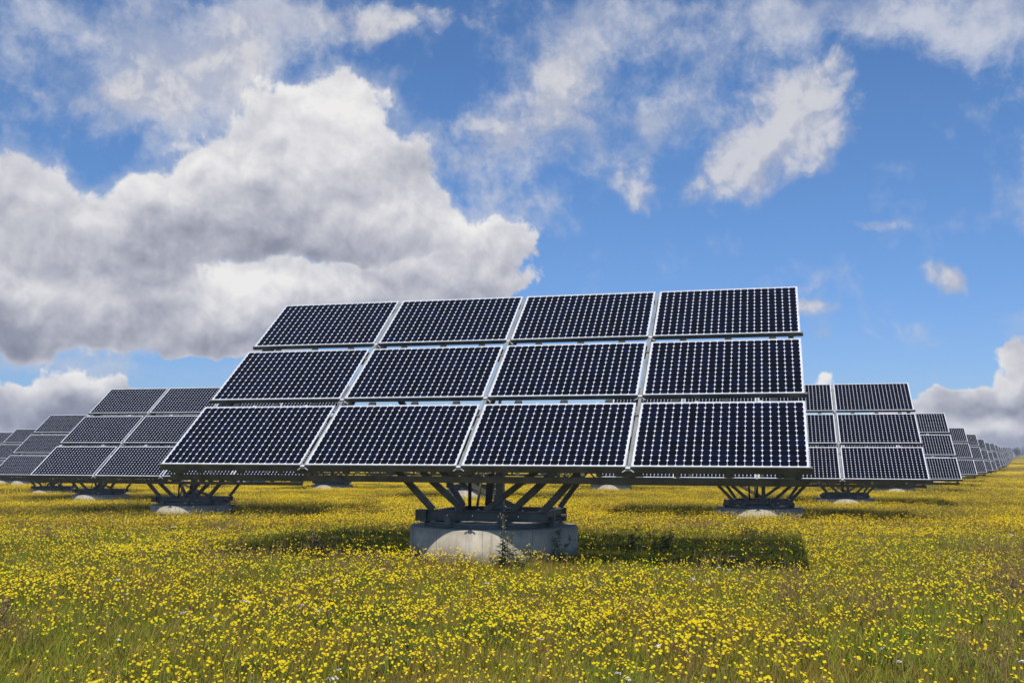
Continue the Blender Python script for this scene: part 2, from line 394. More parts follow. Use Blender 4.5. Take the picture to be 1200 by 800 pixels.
# ------------------------------------------------------------------ mesh helpers
class MB:
    """collects boxes, bars and tubes, links them as one mesh object"""
    def __init__(s): s.bm = bmesh.new()
    def box(s, c, size, axes=None):
        """axes: three unit vectors (x, y, z of the box)"""
        A = axes or (Vector((1, 0, 0)), Vector((0, 1, 0)), Vector((0, 0, 1)))
        c = Vector(c); h = [x / 2 for x in size]
        vs = []
        for dz in (-1, 1):
            for dx, dy in ((-1, -1), (1, -1), (1, 1), (-1, 1)):
                vs.append(s.bm.verts.new(c + A[0] * dx * h[0] + A[1] * dy * h[1] + A[2] * dz * h[2]))
        for f in ((3, 2, 1, 0), (4, 5, 6, 7), (0, 1, 5, 4), (1, 2, 6, 5), (2, 3, 7, 6), (3, 0, 4, 7)):
            s.bm.faces.new([vs[i] for i in f])
        return s
    def bar(s, a, b, w, h, up=(0, 0, 1)):
        a = Vector(a); b = Vector(b); d = (b - a); L = d.length; d.normalize()
        up = Vector(up)
        x = d.cross(up)
        if x.length < 1e-4: x = d.cross(Vector((0, 1, 0)))
        x.normalize(); z = x.cross(d)
        return s.box((a + b) / 2, (w, L, h), (x, d, z))
    def channel(s, a, b, w, h, t=0.012, up=(0, 0, 1)):
        """an I-section: two flanges and a web"""
        a = Vector(a); b = Vector(b); d = (b - a); L = d.length; d.normalize()
        x = d.cross(Vector(up)).normalized(); z = x.cross(d); c = (a + b) / 2
        s.box(c + z * (h / 2 - t / 2), (w, L, t), (x, d, z))
        s.box(c - z * (h / 2 - t / 2), (w, L, t), (x, d, z))
        s.box(c, (t, L, h - 2 * t), (x, d, z))
        return s
    def tube(s, a, b, r, r2=None, n=14, caps=True):
        a = Vector(a); b = Vector(b); d = (b - a).normalized(); r2 = r if r2 is None else r2
        x = d.orthogonal().normalized(); y = d.cross(x)
        A = [s.bm.verts.new(a + (x * math.cos(2 * PI * i / n) + y * math.sin(2 * PI * i / n)) * r) for i in range(n)]
        C_ = [s.bm.verts.new(b + (x * math.cos(2 * PI * i / n) + y * math.sin(2 * PI * i / n)) * r2) for i in range(n)]
        for i in range(n):
            j = (i + 1) % n; f = s.bm.faces.new((A[i], A[j], C_[j], C_[i])); f.smooth = True
        if caps: s.bm.faces.new(A[::-1]); s.bm.faces.new(C_)
        return s
    def lathe(s, prof, n=64, smooth=True):
        rings = []
        for r, z in prof:
            rings.append([s.bm.verts.new((r * math.cos(2 * PI * i / n), r * math.sin(2 * PI * i / n), z)) for i in range(n)])
        for k in range(len(rings) - 1):
            for i in range(n):
                j = (i + 1) % n
                f = s.bm.faces.new((rings[k][i], rings[k][j], rings[k + 1][j], rings[k + 1][i])); f.smooth = smooth
        return s
    def ring(s, r0, r1, z0, z1, n=48):
        s.lathe([(r0, z0), (r1, z0), (r1, z1), (r0, z1), (r0, z0)], n, False); return s
    def mesh(s, name, mats, bevel=0):
        if bevel:
            bmesh.ops.bevel(s.bm, geom=[e for e in s.bm.edges if e.calc_face_angle(0) > 0.6], offset=bevel, segments=1, affect='EDGES', clamp_overlap=True)
        bmesh.ops.recalc_face_normals(s.bm, faces=s.bm.faces)
        me = bpy.data.meshes.new(name); s.bm.to_mesh(me); s.bm.free()
        for mm in mats:
            if mm: me.materials.append(mm)
        return me
    def build(s, name, mat, parent=None, bevel=0):
        o = bpy.data.objects.new(name, s.mesh(name, [mat], bevel)); COL.objects.link(o)
        if parent: o.parent = parent
        return o

def tag(o, label=None, cat=None, group=None, kind=None):
    if label: o['label'] = label
    if cat: o['category'] = cat
    if group: o['group'] = group
    if kind: o['kind'] = kind
    return o

# ------------------------------------------------------------------ the tracker
T = 0.662
PW, PH, GAP = 2.60, 1.6834, 0.0834
TIERS = [(0.0, 0.0), (1.5209, 1.1744), (3.0697, 2.3431)]
XV = Vector((1, 0, 0)); SV = Vector((0, math.cos(T), math.sin(T))); NV = Vector((0, -math.sin(T), math.cos(T)))
AX = (XV, SV, NV)
def onplane(lx, tier, s, n):
    u, v = TIERS[tier]
    return Vector((lx, u - UB, v + HB)) + SV * s + NV * n
def plane0(lx, s, n): return onplane(lx, 0, s, n)
def pcx(i): return (i - 1.5) * (PW + GAP)

FT = 0.018   # frame depth, its top face at n = 0
FWD = 0.023  # visible frame width
def panel_mesh():
    bm = bmesh.new(); uvl = bm.loops.layers.uv.new('UVMap')
    w = PW / 2 - 0.012; h = PH / 2 - 0.012
    zt, zb = -0.004, -0.010
    V_ = [bm.verts.new((x, y, z)) for z in (zt, zb) for x, y in ((-w, -h), (w, -h), (w, h), (-w, h))]
    faces = [(0, 1, 2, 3), (7, 6, 5, 4), (0, 4, 5, 1), (1, 5, 6, 2), (2, 6, 7, 3), (3, 7, 4, 0)]
    cx = (PW - 2 * FWD - 0.02) / 20; cy = (PH - 2 * FWD - 0.02) / 13
    for k, f in enumerate(faces):
        F = bm.faces.new([V_[i] for i in f]); F.material_index = 0 if k == 0 else 1
        for lp in F.loops:
            x, y, _ = lp.vert.co
            lp[uvl].uv = (x / cx + 10.0, y / cy + 6.5)
    me = bpy.data.meshes.new('solar_panel'); bm.to_mesh(me); bm.free()
    me.materials.append(M['cells']); me.materials.append(M['alu'])
    return me
def frame_mesh():
    b = MB()
    for sgn in (-1, 1):
        b.box((0, sgn * (PH / 2 - FWD / 2), -FT / 2), (PW, FWD, FT))
        b.box((sgn * (PW / 2 - FWD / 2), 0, -FT / 2), (FWD, PH - 2 * FWD, FT))
    return b.mesh('panel_frame', [M['alu']])

ROT_PLANE = Matrix((XV, SV, NV)).transposed().to_4x4()

def build_tracker():
    root = bpy.data.objects.new('solar_tracker', None); COL.objects.link(root)
    root.empty_display_size = 1.0
    pm, fm = panel_mesh(), frame_mesh()
    for tier in range(3):
        for i in range(4):
            o = bpy.data.objects.new('solar_panel', pm); COL.objects.link(o); o.parent = root
            o.matrix_local = Matrix.Translation(onplane(pcx(i), tier, PH / 2, 0)) @ ROT_PLANE
            f = bpy.data.objects.new('panel_frame', fm); COL.objects.link(f); f.parent = o
    half = 2 * PW + 1.5 * GAP
    # purlins under the lower edge of every tier and one under the top edge
    for tier in range(3):
        b = MB()
        dp = 0.115 if tier == 0 else 0.068
        c = onplane(0, tier, 0.026, -FT - 0.003 - dp / 2)
        b.box(c, (half * 2 + 0.09, 0.045, dp), AX)
        b.build('purlin', M['steel'], root)
        b = MB()
        b.box(onplane(0, tier, PH - 0.30, -FT - 0.003 - 0.05), (half * 2 - 0.2, 0.045, 0.10), AX)
        b.build('purlin', M['steel'], root)
    # lower chord of the front truss and its web plates
    b = MB()
    b.box(plane0(0, 0.05, -0.345), (half * 2 - 0.16, 0.10, 0.012), AX)
    b.box(plane0(0, 0.006, -0.282), (half * 2 - 0.16, 0.012, 0.112), AX)
    b.build('lower_chord', M['steel'], root)
    xs = []
    for i in range(4):
        c0 = pcx(i)
        for off, wd in ((-0.62, 0.10), (0.15, 0.16), (0.88, 0.10)): xs.append((c0 + off, wd))
    for i in range(5): xs.append(((i - 2) * (PW + GAP), 0.42 if i in (1, 2, 3) else 0.36))
    for x, wd in xs:
        x = max(-half + 0.28, min(half - 0.28, x))
        b = MB()
        b.box(plane0(x, 0.024, -0.177), (wd, 0.012, 0.079), AX)
        b.box(plane0(x, 0.012, -0.177), (wd * 0.5, 0.010, 0.073), AX)
        b.build('web_plate', M['steel'], root)
    # rafters running up the slope at the joints and near the ends
    Ls = PH * 3 + 0.48
    for i in range(5):
        x = (i - 2) * (PW + GAP)
        x = max(-half + 0.16, min(half - 0.16, x))
        b = MB()
        b.channel(plane0(x, 0.10, -0.26), plane0(x, Ls - 0.12, -0.26), 0.09, 0.18, 0.012, up=NV)
        if i in (1, 2, 3):      # cover strip seen in the gap between two panels
            b.box(plane0(x, Ls / 2, -0.055), (0.050, Ls - 0.1, 0.012), AX)
        b.build('rafter', M['steel_light'], root)
    # torque tubes
    for s_, ln in ((1.15, half * 2 - 0.7), (3.95, half * 2 - 0.7)):
        MB().box(plane0(0, s_, -0.355 - 0.09), (ln, 0.16, 0.18), AX).build('torque_tube', M['steel'], root, 0.008)
    TA = plane0(0, 1.15, -0.52); TB = plane0(0, 3.95, -0.52)
    # small clamps in the gaps: Y brackets at the joints, clips along the edges
    for tier in (0, 1, 2):
        for i in (1, 2, 3):
            x = (i - 2) * (PW + GAP)
            b = MB()
            b.box(onplane(x, tier, -0.02, -0.03), (0.07, 0.05, 0.05), AX)
            for sg in (-1, 1):
                b.bar(onplane(x, tier, -0.01, -0.03), onplane(x + sg * 0.09, tier, -0.05, -0.07), 0.014, 0.014)
            b.build('joint_bracket', M['alu'], root)
    clip = None
    def put(name, mesh_maker, loc):
        o = bpy.data.objects.new(name, mesh_maker); COL.objects.link(o); o.parent = root
        o.matrix_local = Matrix.Translation(loc) @ ROT_PLANE
    cm = MB().box((0, 0, 0), (0.12, 0.09, 0.045)).mesh('edge_clip', [M['black']])
    tm = MB().box((0, 0, 0), (0.055, 0.03, 0.06)).mesh('cable_tie', [M['alu']])
    jm = MB().box((0, 0, 0), (0.16, 0.12, 0.03)).mesh('junction_box', [M['black']])
    for tier in (1, 2):
        for i in range(4):
            for off in (-0.75, 0.05, 0.82): put('edge_clip', cm, onplane(pcx(i) + off, tier, -0.10, -0.075))
    for i in range(4):
        for off in (-0.42, 0.62):
            put('cable_tie', tm, plane0(pcx(i) + off, 0.03, -0.177)); put('cable_tie', tm, onplane(pcx(i) + off, 1, -0.055, -0.14))
    for tier in range(3):
        for i in range(4): put('junction_box', jm, onplane(pcx(i), tier, PH - 0.22, -0.030))
    # ---- turntable
    zt = 0.57                                   # top of the drum
    MB().ring(1.06, 1.19, zt + 0.003, zt + 0.055, 72).build('ring_rail', M['steel'], root)
    b = MB(); b.ring(1.07, 1.15, zt + 0.058, zt + 0.085, 72)
    b.build('slewing_ring', M['steel_light'], root)
    for k in range(8):
        a = 2 * PI * (k + 0.5) / 8
        c0 = Vector((1.125 * math.cos(a), 1.125 * math.sin(a), zt + 0.07))
        d = Vector((math.cos(a), math.sin(a), 0))
        r_ = MB(); r_.tube(c0 - d * 0.10, c0 + d * 0.10, 0.055, n=16); r_.box(c0 + Vector((0, 0, 0.05)) + d * 0.12, (0.10, 0.10, 0.12))
        r_.build('roller', M['steel'], root)
    zf = zt + 0.195                              # centre of the frame beams
    for y in (-0.80, 0.80):
        MB().channel((-0.96, y, zf), (1.14, y, zf), 0.13, 0.17, 0.014).build('turntable_beam', M['steel'], root)
    for x, hh in ((-0.86, 0.166), (1.06, 0.166), (0.1, 0.16)):
        MB().channel((x, -0.732, zf), (x, 0.732, zf), 0.12, hh, 0.014).build('turntable_beam', M['steel'], root)
    MB().box((-1.06, -0.80, zf), (0.19, 0.19, 0.185)).build('drive_motor', M['steel'], root, 0.012)
    for x in (-0.9, -0.55, -0.15, 0.3, 0.62, 0.92):
        MB().tube((x + .1, -0.82, zf + 0.085), (x + .1, -0.82, zf + 0.115), 0.016, n=6).build('bolt', M['chrome'], root)
    for x in (-0.7, -0.25, 0.2, 0.55):
        MB().tube((x + .1, -0.807, zf), (x + .1, -0.83, zf), 0.014, n=6).build('bolt', M['chrome'], root)
    # ---- struts
    zs = zf + 0.088
    ya, yb = -0.79, 0.79
    S = []
    for sg in (-1, 1):
        S.append(((.1 + sg * 0.97, ya, zs), (.1 + sg * 1.98, TA.y, TA.z), 0.105))
        S.append(((.1 + sg * 0.43, ya + .02, zs), (.1 + sg * 1.62, TA.y, TA.z), 0.105))
        S.append(((.1 + sg * 0.92, yb, zs), (.1 + sg * 2.9, TB.y, TB.z), 0.09))
    S.append(((0.06, ya + 0.02, zs), (1.5, TA.y, TA.z), 0.09))
    S.append(((0.16, yb - .02, zs), (-1.6, TA.y + .1, TA.z), 0.09))
    
    for a, c_, w_ in S:
        MB().bar(a, c_, w_, w_).build('strut', M['steel'], root, 0.006)
    # centre post and the lifting cylinder with its polished rod
    b = MB(); b.box((0.17, -0.22, (zs + 1.75) / 2), (0.13, 0.13, 1.75 - zs)); b.box((0.17, -0.22, zs + 0.02), (0.26, 0.3, 0.03))
    b.build('centre_post', M['steel_light'], root, 0.006)
    cy = MB().tube((-0.08, -0.10, zs + 0.05), (-0.05, 0.15, 2.1), 0.065, n=18).build('lifting_cylinder', M['steel'], root)
    MB().tube((-0.045, 0.18, 2.08), (-0.02, 0.55, 3.0), 0.032, n=14).build('piston_rod', M['chrome'], cy)
    MB().tube((-0.12, -0.70, zs), (0.02, -0.52, 1.95), 0.022, n=10).build('guide_rod', M['chrome'], root)
    MB().tube((-0.30, -0.5, zs), (-0.32, -0.45, 1.9), 0.03).build('cable_conduit', M['black'], root)
    # ---- concrete drum
    prof = [(1.30, -0.45), (1.475, -0.45), (1.475, 0.545), (1.455, 0.57), (0.0, 0.57)]
    b = MB(); b.lathe(prof, 96, True)
    d = b.build('concrete_base', M['concrete'], root)
    for pl in d.data.polygons: pl.use_smooth = abs(pl.normal.z) < 0.5
    return root

proto = build_tracker()
bpy.context.view_layer.update()

# one single-mesh version for trackers too far away to show parts
def joined(root, keep):
    vs, fs, fm, uvs, mats = [], [], [], [], []
    base = 0
    bm = bmesh.new(); bm.loops.layers.uv.new('UVMap')
    for o in root.children_recursive:
        if o.type != 'MESH' or o.name.split('.')[0] not in keep: continue
        tmp = o.data.copy(); tmp.transform(root.matrix_world.inverted() @ o.matrix_world)
        off = {}
        for k, mm in enumerate(tmp.materials):
            if mm not in mats: mats.append(mm)
            off[k] = mats.index(mm)
        n0 = len(bm.faces)
        bm.from_mesh(tmp); bm.faces.ensure_lookup_table()
        for f in bm.faces[n0:]: f.material_index = off.get(f.material_index, 0)
        bpy.data.meshes.remove(tmp)
    me = bpy.data.meshes.new('solar_tracker_far'); bm.to_mesh(me); bm.free()
    for mm in mats: me.materials.append(mm)
    return me
far_mesh = joined(proto, {'solar_panel', 'panel_frame', 'purlin', 'lower_chord', 'rafter', 'torque_tube', 'ring_rail', 'turntable_beam', 'strut', 'centre_post', 'concrete_base'})

SMALL_PARTS = {'edge_clip', 'cable_tie', 'junction_box', 'bolt', 'web_plate', 'joint_bracket', 'cable_conduit', 'earthing_plate'}
def copy_tree(o, parent=None, small=True):
    c = o.copy(); COL.objects.link(c)
    if parent: c.parent = parent
    for ch in o.children:
        if small or ch.name.split('.')[0] not in SMALL_PARTS: copy_tree(ch, c, small)
    return c

LAT0, LA, LB = np.array((-1.1521, 15.8719)), np.array((9.2965, 18.5415)), np.array((-10.8105, 18.7796))
ORD = ['zeroth', 'first', 'second', 'third', 'fourth', 'fifth', 'sixth', 'seventh', 'eighth', 'ninth']
def tracker_label(m_, n_):
    if (m_, n_) == (0, 0): return 'nearest and largest solar tracker, twelve dark panels on a round concrete base', 'front'
    if n_ == 0:
        if m_ <= 8: return '%s solar tracker behind the largest one in the row receding to the right' % ORD[m_], 'row'
        return 'tiny bluish solar tracker crowded at the far end of the right row', 'far'
    if m_ == 0:
        if n_ <= 4: return '%s solar tracker behind the largest one in the row receding to the left' % ORD[n_], 'row'
        return 'distant solar tracker almost hidden at the far end of the left row', 'farleft'
    special = {(1, 1): 'solar tracker straight behind the largest one, its small base framed between its struts',
               (2, 1): 'solar tracker whose small ring shows in the flowers right of the largest base',
               (1, 2): 'solar tracker whose pale base and struts show under the left half of the largest one',
               (3, 1): 'solar tracker whose tiny base shows just left of the first right tracker base',
               (1, 3): 'solar tracker whose tiny base shows just right of the first left tracker base'}
    if (m_, n_) in special: return special[(m_, n_)], 'row'
    return 'distant solar tracker deep in the field, hidden behind nearer trackers', 'deep'
GROUP = 'solar trackers standing in rows across the meadow'
cells_ = [(m_, 0) for m_ in range(19)] + [(0, n_) for n_ in range(1, 8)]
cells_ += [(a, b) for a in range(1, 7) for b in range(1, 6)] + [(a, 1) for a in range(7, 15)]
tr_pos = []
first = True
for (m_, n_) in cells_:
    if (m_, n_) in TZ:
        x, y, z = TZ[(m_, n_)]
    else:
        x, y = LAT0 + m_ * LA + n_ * LB; z = None
    cx = x - UB * math.sin(PSI); cy_ = y + UB * math.cos(PSI)
    g = float(gz(cx, cy_))
    zz = (z + EYE - HB) if z is not None else g
    dist = math.hypot(cx, cy_)
    full = dist < 82 or (n_ == 0 and dist < 142) or (m_ == 0 and n_ <= 4)
    if full:
        o = proto if first else copy_tree(proto, None, dist < 42)
        first = False
    else:
        o = bpy.data.objects.new('solar_tracker', far_mesh); COL.objects.link(o)
    o.location = (cx, cy_, zz); o.rotation_euler = (0, 0, PSI)
    lb, kk = tracker_label(m_, n_)
    tag(o, lb, 'solar tracker', GROUP)
    tr_pos.append((cx, cy_))
tr_pos = np.array(tr_pos)

# ------------------------------------------------------------------ the meadow
def blade_mat(name, ca, cb, cc, transl=0.35):
    m, N, p = new_mat(name)
    vec, t1, t2 = meadow_tone(N)
    at = N.n('ShaderNodeAttribute'); at.attribute_name = 'tint'
    sx = N.n('ShaderNodeSeparateColor'); N.t.links.new(at.outputs['Color'], sx.inputs[0])
    c = N.mix(t1, ca, cb)
    f = N.ramp(N.add(N.mul(t2, 0.5), sx.outputs[0]), 0.65, 1.1)
    c = N.mix(f, c, cc)
    br = N.ramp(sx.outputs[1], 0, 1, False, 0.6, 1.5)
    sc_ = N.n('ShaderNodeVectorMath', operation='SCALE'); N.t.links.new(c, sc_.inputs[0]); N.t.links.new(br, sc_.inputs[3])
    N.t.links.new(sc_.outputs[0], p.inputs['Base Color'])
    p.inputs['Roughness'].default_value = 0.7; p.inputs['Specular IOR Level'].default_value = 0.25
    tr = N.n('ShaderNodeBsdfTranslucent'); N.t.links.new(sc_.outputs[0], tr.inputs['Color'])
    mx = N.n('ShaderNodeMixShader'); mx.inputs[0].default_value = transl
    N.t.links.new(p.outputs[0], mx.inputs[1]); N.t.links.new(tr.outputs[0], mx.inputs[2])
    N.t.links.new(mx.outputs[0], N.t.nodes['Material Output'].inputs['Surface'])
    return m
M['grass'] = blade_mat('meadow_grass', (0.30, 0.27, 0.026), (0.215, 0.275, 0.022), (0.36, 0.225, 0.045))
M['stem'] = blade_mat('flower_stem', (0.20, 0.19, 0.04), (0.16, 0.20, 0.04), (0.26, 0.14, 0.07))
def petal_mat(name, ca, cb, spec=0.2):
    m, N, p = new_mat(name)
    at = N.n('ShaderNodeAttribute'); at.attribute_name = 'tint'
    sx = N.n('ShaderNodeSeparateColor'); N.t.links.new(at.outputs['Color'], sx.inputs[0])
    c = N.mix(sx.outputs[0], ca, cb)
    N.put(p.inputs['Base Color'], c); p.inputs['Roughness'].default_value = 0.6; p.inputs['Specular IOR Level'].default_value = spec
    tr = N.n('ShaderNodeBsdfTranslucent'); N.put(tr.inputs['Color'], c)
    mx = N.n('ShaderNodeMixShader'); mx.inputs[0].default_value = 0.25
    N.t.links.new(p.outputs[0], mx.inputs[1]); N.t.links.new(tr.outputs[0], mx.inputs[2])
    N.t.links.new(mx.outputs[0], N.t.nodes['Material Output'].inputs['Surface'])
    return m
M['petal'] = petal_mat('yellow_petal', (0.80, 0.68, 0.003), (0.76, 0.36, 0.003))
M['white'] = petal_mat('white_petal', (0.75, 0.75, 0.7), (0.7, 0.66, 0.62))

class Soup:
    """vertex / triangle soup with a per-vertex tint"""
    def __init__(s): s.v, s.f, s.m, s.t = [], [], [], []
    def blade(s, x, y, h, w, lean, az, tint, mat=0, z0=0.0):
        ca, sa = math.cos(az), math.sin(az)
        lx, ly = lean * math.cos(az + 1.2), lean * math.sin(az + 1.2)
        b = len(s.v)
        s.v += [(x - ca * w / 2, y - sa * w / 2, z0), (x + ca * w / 2, y + sa * w / 2, z0),
                (x - ca * w * .38 + lx * .35, y - sa * w * .38 + ly * .35, z0 + h * .55), (x + ca * w * .38 + lx * .35, y + sa * w * .38 + ly * .35, z0 + h * .55),
                (x + lx, y + ly, z0 + h)]
        s.f += [(b, b + 1, b + 3), (b, b + 3, b + 2), (b + 2, b + 3, b + 4)]; s.m += [mat] * 3; s.t += [tint] * 5
        return (x + lx, y + ly, z0 + h)
    def head(s, c, r, tilt, az, tint, mat=1, n=8, dome=0.35):
        x = Vector((math.cos(az), math.sin(az), 0)); up = Vector((math.sin(az) * math.sin(tilt), -math.cos(az) * math.sin(tilt), math.cos(tilt)))
        y = up.cross(x); c = Vector(c); b = len(s.v)
        s.v.append(tuple(c + up * r * dome)); s.t.append((min(1, tint[0] + .45), tint[1], 0, 1))
        for i in range(n):
            a = 2 * PI * i / n; rr = r * (1.0 if i % 2 else 0.86)
            s.v.append(tuple(c + x * math.cos(a) * rr + y * math.sin(a) * rr)); s.t.append(tint)
        s.v.append(tuple(c - up * r * 0.35)); s.t.append(tint)
        for i in range(n):
            j = (i + 1) % n
            s.f += [(b, b + 1 + i, b + 1 + j), (b + n + 1, b + 1 + j, b + 1 + i)]; s.m += [mat, 0]
    def mesh(s, name, mats):
        me = mesh_np(name, np.array(s.v), np.array(s.f), mats, np.array(s.m))
        ca = me.color_attributes.new('tint', 'FLOAT_COLOR', 'POINT')
        ca.data.foreach_set('color', np.array(s.t, np.float32).ravel())
        return me
U_ = random.uniform
def rt(): return (U_(0, 1), U_(0, 1), 0, 1)

def tuft(nb, rad, hmin, hmax, w):
    s = Soup()
    for _ in range(nb):
        a = U_(0, 2 * PI); r = rad * math.sqrt(U_(0, 1)); h = U_(hmin, hmax)
        if random.random() < .12: h *= 1.35
        s.blade(r * math.cos(a), r * math.sin(a), h, w * U_(.6, 1.3), U_(.1, .95) * h, U_(0, 2 * PI), rt(), z0=-0.03)
    return s
def flower(s, x, y, h, r, n=8, stem_w=0.004, mat=1, branches=0):
    t = rt(); az = U_(0, 2 * PI)
    top = s.blade(x, y, h, stem_w, U_(.02, .2) * h, az, t, 0, z0=-0.02)
    top = (top[0], top[1], top[2] - 0.004)
    s.head(top, r, U_(.1, .85), random.gauss(0, .5), (U_(0, .5) ** 1.3, U_(0, 1), 0, 1), mat, n)
    for _ in range(branches):
        a2 = U_(0, 2 * PI); l = U_(.03, .09)
        tx = (x + l * math.cos(a2), y + l * math.sin(a2), h * U_(.72, .98))
        b = len(s.v)
        s.v += [(x, y, h * .45), (x + stem_w, y, h * .45), tx]; s.t += [t] * 3; s.f.append((b, b + 1, b + 2)); s.m.append(0)
        s.head(tx, r * U_(.75, 1), U_(.1, .85), random.gauss(0, .5), (U_(0, .6), U_(0, 1), 0, 1), mat, n)

def src(name, soups, mats):
    c = bpy.data.collections.new(name)
    for s in soups:
        o = bpy.data.objects.new(name, s.mesh(name, mats)); c.objects.link(o)
    return c
M['grass_mid'] = blade_mat('ripening_grass', (0.30, 0.235, 0.028), (0.22, 0.245, 0.022), (0.36, 0.20, 0.045))
M['petal_mid'] = petal_mat('golden_petal', (0.78, 0.61, 0.003), (0.74, 0.36, 0.003))
GM = [M['grass'], M['petal']]; GM2 = [M['grass_mid'], M['petal_mid']]; SM = [M['stem'], M['petal']]; WM = [M['stem'], M['white']]

tufts = src('grass_tuft', [tuft(38, .17, .05, .18, .0055) for _ in range(5)], GM)
fl = []
for k in range(7):
    s = Soup(); flower(s, 0, 0, U_(.19, .31), U_(.0098, .0142), 8, branches=random.choice((0, 0, 0, 1, 1, 2))); fl.append(s)
flowers = src('yellow_flower', fl, SM)
def umbel():
    s = Soup(); h = U_(.28, .4); s.blade(0, 0, h, .005, .05, 0, rt())
    for _ in range(14):
        a = U_(0, 6.28); r = .04 * math.sqrt(U_(0, 1)); s.head((r * math.cos(a), r * math.sin(a), h + U_(-.006, .006)), .008, U_(0, .4), a, (U_(0, .5), 0, 0, 1), 1, 6)
    return s
whites = src('white_umbel', [umbel() for _ in range(3)], WM)
def patch(rad, nb, bw, nf, fr, hmax=.3, fn=6):
    s = tuft(nb, rad, .10, hmax, bw)
    for _ in range(nf):
        a = U_(0, 2 * PI); r = rad * math.sqrt(U_(0, 1))
        flower(s, r * math.cos(a), r * math.sin(a), U_(.22, .37), fr * U_(.85, 1.15), fn, .005)
    return s
mid = src('meadow_patch', [patch(.55, 240, .009, nf, .0150) for nf in (2, 6, 12, 19, 27, 38)], GM2)
farp = src('meadow_patch_far', [patch(2.4, 1300, .022, nf, .024, .32, 5) for nf in (60, 170, 300, 480)], GM2)

# value noise for densities
def vnoise(x, y, scale, seed):
    r = np.random.default_rng(seed); tab = r.random((256, 256))
    def one(x, y):
        xi = np.floor(x).astype(int); yi = np.floor(y).astype(int); fx_ = x - xi; fy_ = y - yi
        fx_ = fx_ * fx_ * (3 - 2 * fx_); fy_ = fy_ * fy_ * (3 - 2 * fy_)
        g_ = lambda a, b: tab[a % 256, b % 256]
        return (g_(xi, yi) * (1 - fx_) + g_(xi + 1, yi) * fx_) * (1 - fy_) + (g_(xi, yi + 1) * (1 - fx_) + g_(xi + 1, yi + 1) * fx_) * fy_
    t_ = 0; amp = .5; tot = 0
    for o_ in range(4):
        t_ = t_ + one(x / scale * 2 ** o_ + 13.7 * o_, y / scale * 2 ** o_ + 7.1 * o_) * amp; tot += amp; amp *= .55
    return t_ / tot

HALF = math.tan(R(31))
def wedge(r0, r1, density):
    """random points in the view's wedge (a bit wider than the lens) between two distances"""
    n = int((r1 * r1 - r0 * r0) * HALF * density)
    y = np.sqrt(rng.uniform(r0 * r0, r1 * r1, n)); x = rng.uniform(-HALF, HALF, n) * y + rng.uniform(-1.5, 1.5, n)
    keep = np.ones(n, bool)
    near = tr_pos[np.hypot(tr_pos[:, 0], tr_pos[:, 1]) < r1 + 4]
    for cx, cy_ in near:
        keep &= (x - cx) ** 2 + (y - cy_) ** 2 > 1.53 ** 2
    return x[keep], y[keep]

def scatter(name, coll, x, y, smin, smax, label, cat, tilt=0.12, smul=None, spin=PI, pick=None):
    n = len(x); z = gz(x, y)
    me = bpy.data.meshes.new(name); me.vertices.add(n)
    me.vertices.foreach_set('co', np.stack([x, y, z], -1).astype(np.float32).ravel())
    at = me.attributes.new('rot', 'FLOAT_VECTOR', 'POINT')
    at.data.foreach_set('vector', np.stack([rng.normal(0, tilt, n), rng.normal(0, tilt, n), rng.uniform(-spin, spin, n)], -1).astype(np.float32).ravel())
    at = me.attributes.new('scl', 'FLOAT', 'POINT')
    sc_ = rng.uniform(smin, smax, n)
    if smul is not None: sc_ = sc_ * smul
    at.data.foreach_set('value', sc_.astype(np.float32))
    k = len(coll.objects)
    at = me.attributes.new('pick', 'INT', 'POINT'); at.data.foreach_set('value', (rng.integers(0, k, n) if pick is None else np.clip(pick * k, 0, k - 1)).astype(np.int32))
    o = bpy.data.objects.new(name, me); COL.objects.link(o)
    ng = bpy.data.node_groups.new(name + '_scatter', 'GeometryNodeTree')
    ng.interface.new_socket('Geometry', in_out='INPUT', socket_type='NodeSocketGeometry')
    ng.interface.new_socket('Geometry', in_out='OUTPUT', socket_type='NodeSocketGeometry')
    nd = ng.nodes; L = ng.links
    gi_, go_ = nd.new('NodeGroupInput'), nd.new('NodeGroupOutput')
    iop = nd.new('GeometryNodeInstanceOnPoints'); ci = nd.new('GeometryNodeCollectionInfo')
    ci.inputs['Collection'].default_value = coll; ci.inputs['Separate Children'].default_value = True; ci.inputs['Reset Children'].default_value = True
    def attr(nm, ty):
        a = nd.new('GeometryNodeInputNamedAttribute'); a.data_type = ty; a.inputs['Name'].default_value = nm; return a.outputs['Attribute']
    L.new(gi_.outputs[0], iop.inputs['Points']); L.new(ci.outputs[0], iop.inputs['Instance'])
    iop.inputs['Pick Instance'].default_value = True
    L.new(attr('pick', 'INT'), iop.inputs['Instance Index'])
    e2r = nd.new('FunctionNodeEulerToRotation'); L.new(attr('rot', 'FLOAT_VECTOR'), e2r.inputs[0]); L.new(e2r.outputs[0], iop.inputs['Rotation'])
    L.new(attr('scl', 'FLOAT'), iop.inputs['Scale'])
    L.new(iop.outputs[0], go_.inputs[0])
    md = o.modifiers.new('scatter', 'NODES'); md.node_group = ng
    tag(o, label, cat, None, 'stuff')
    return o

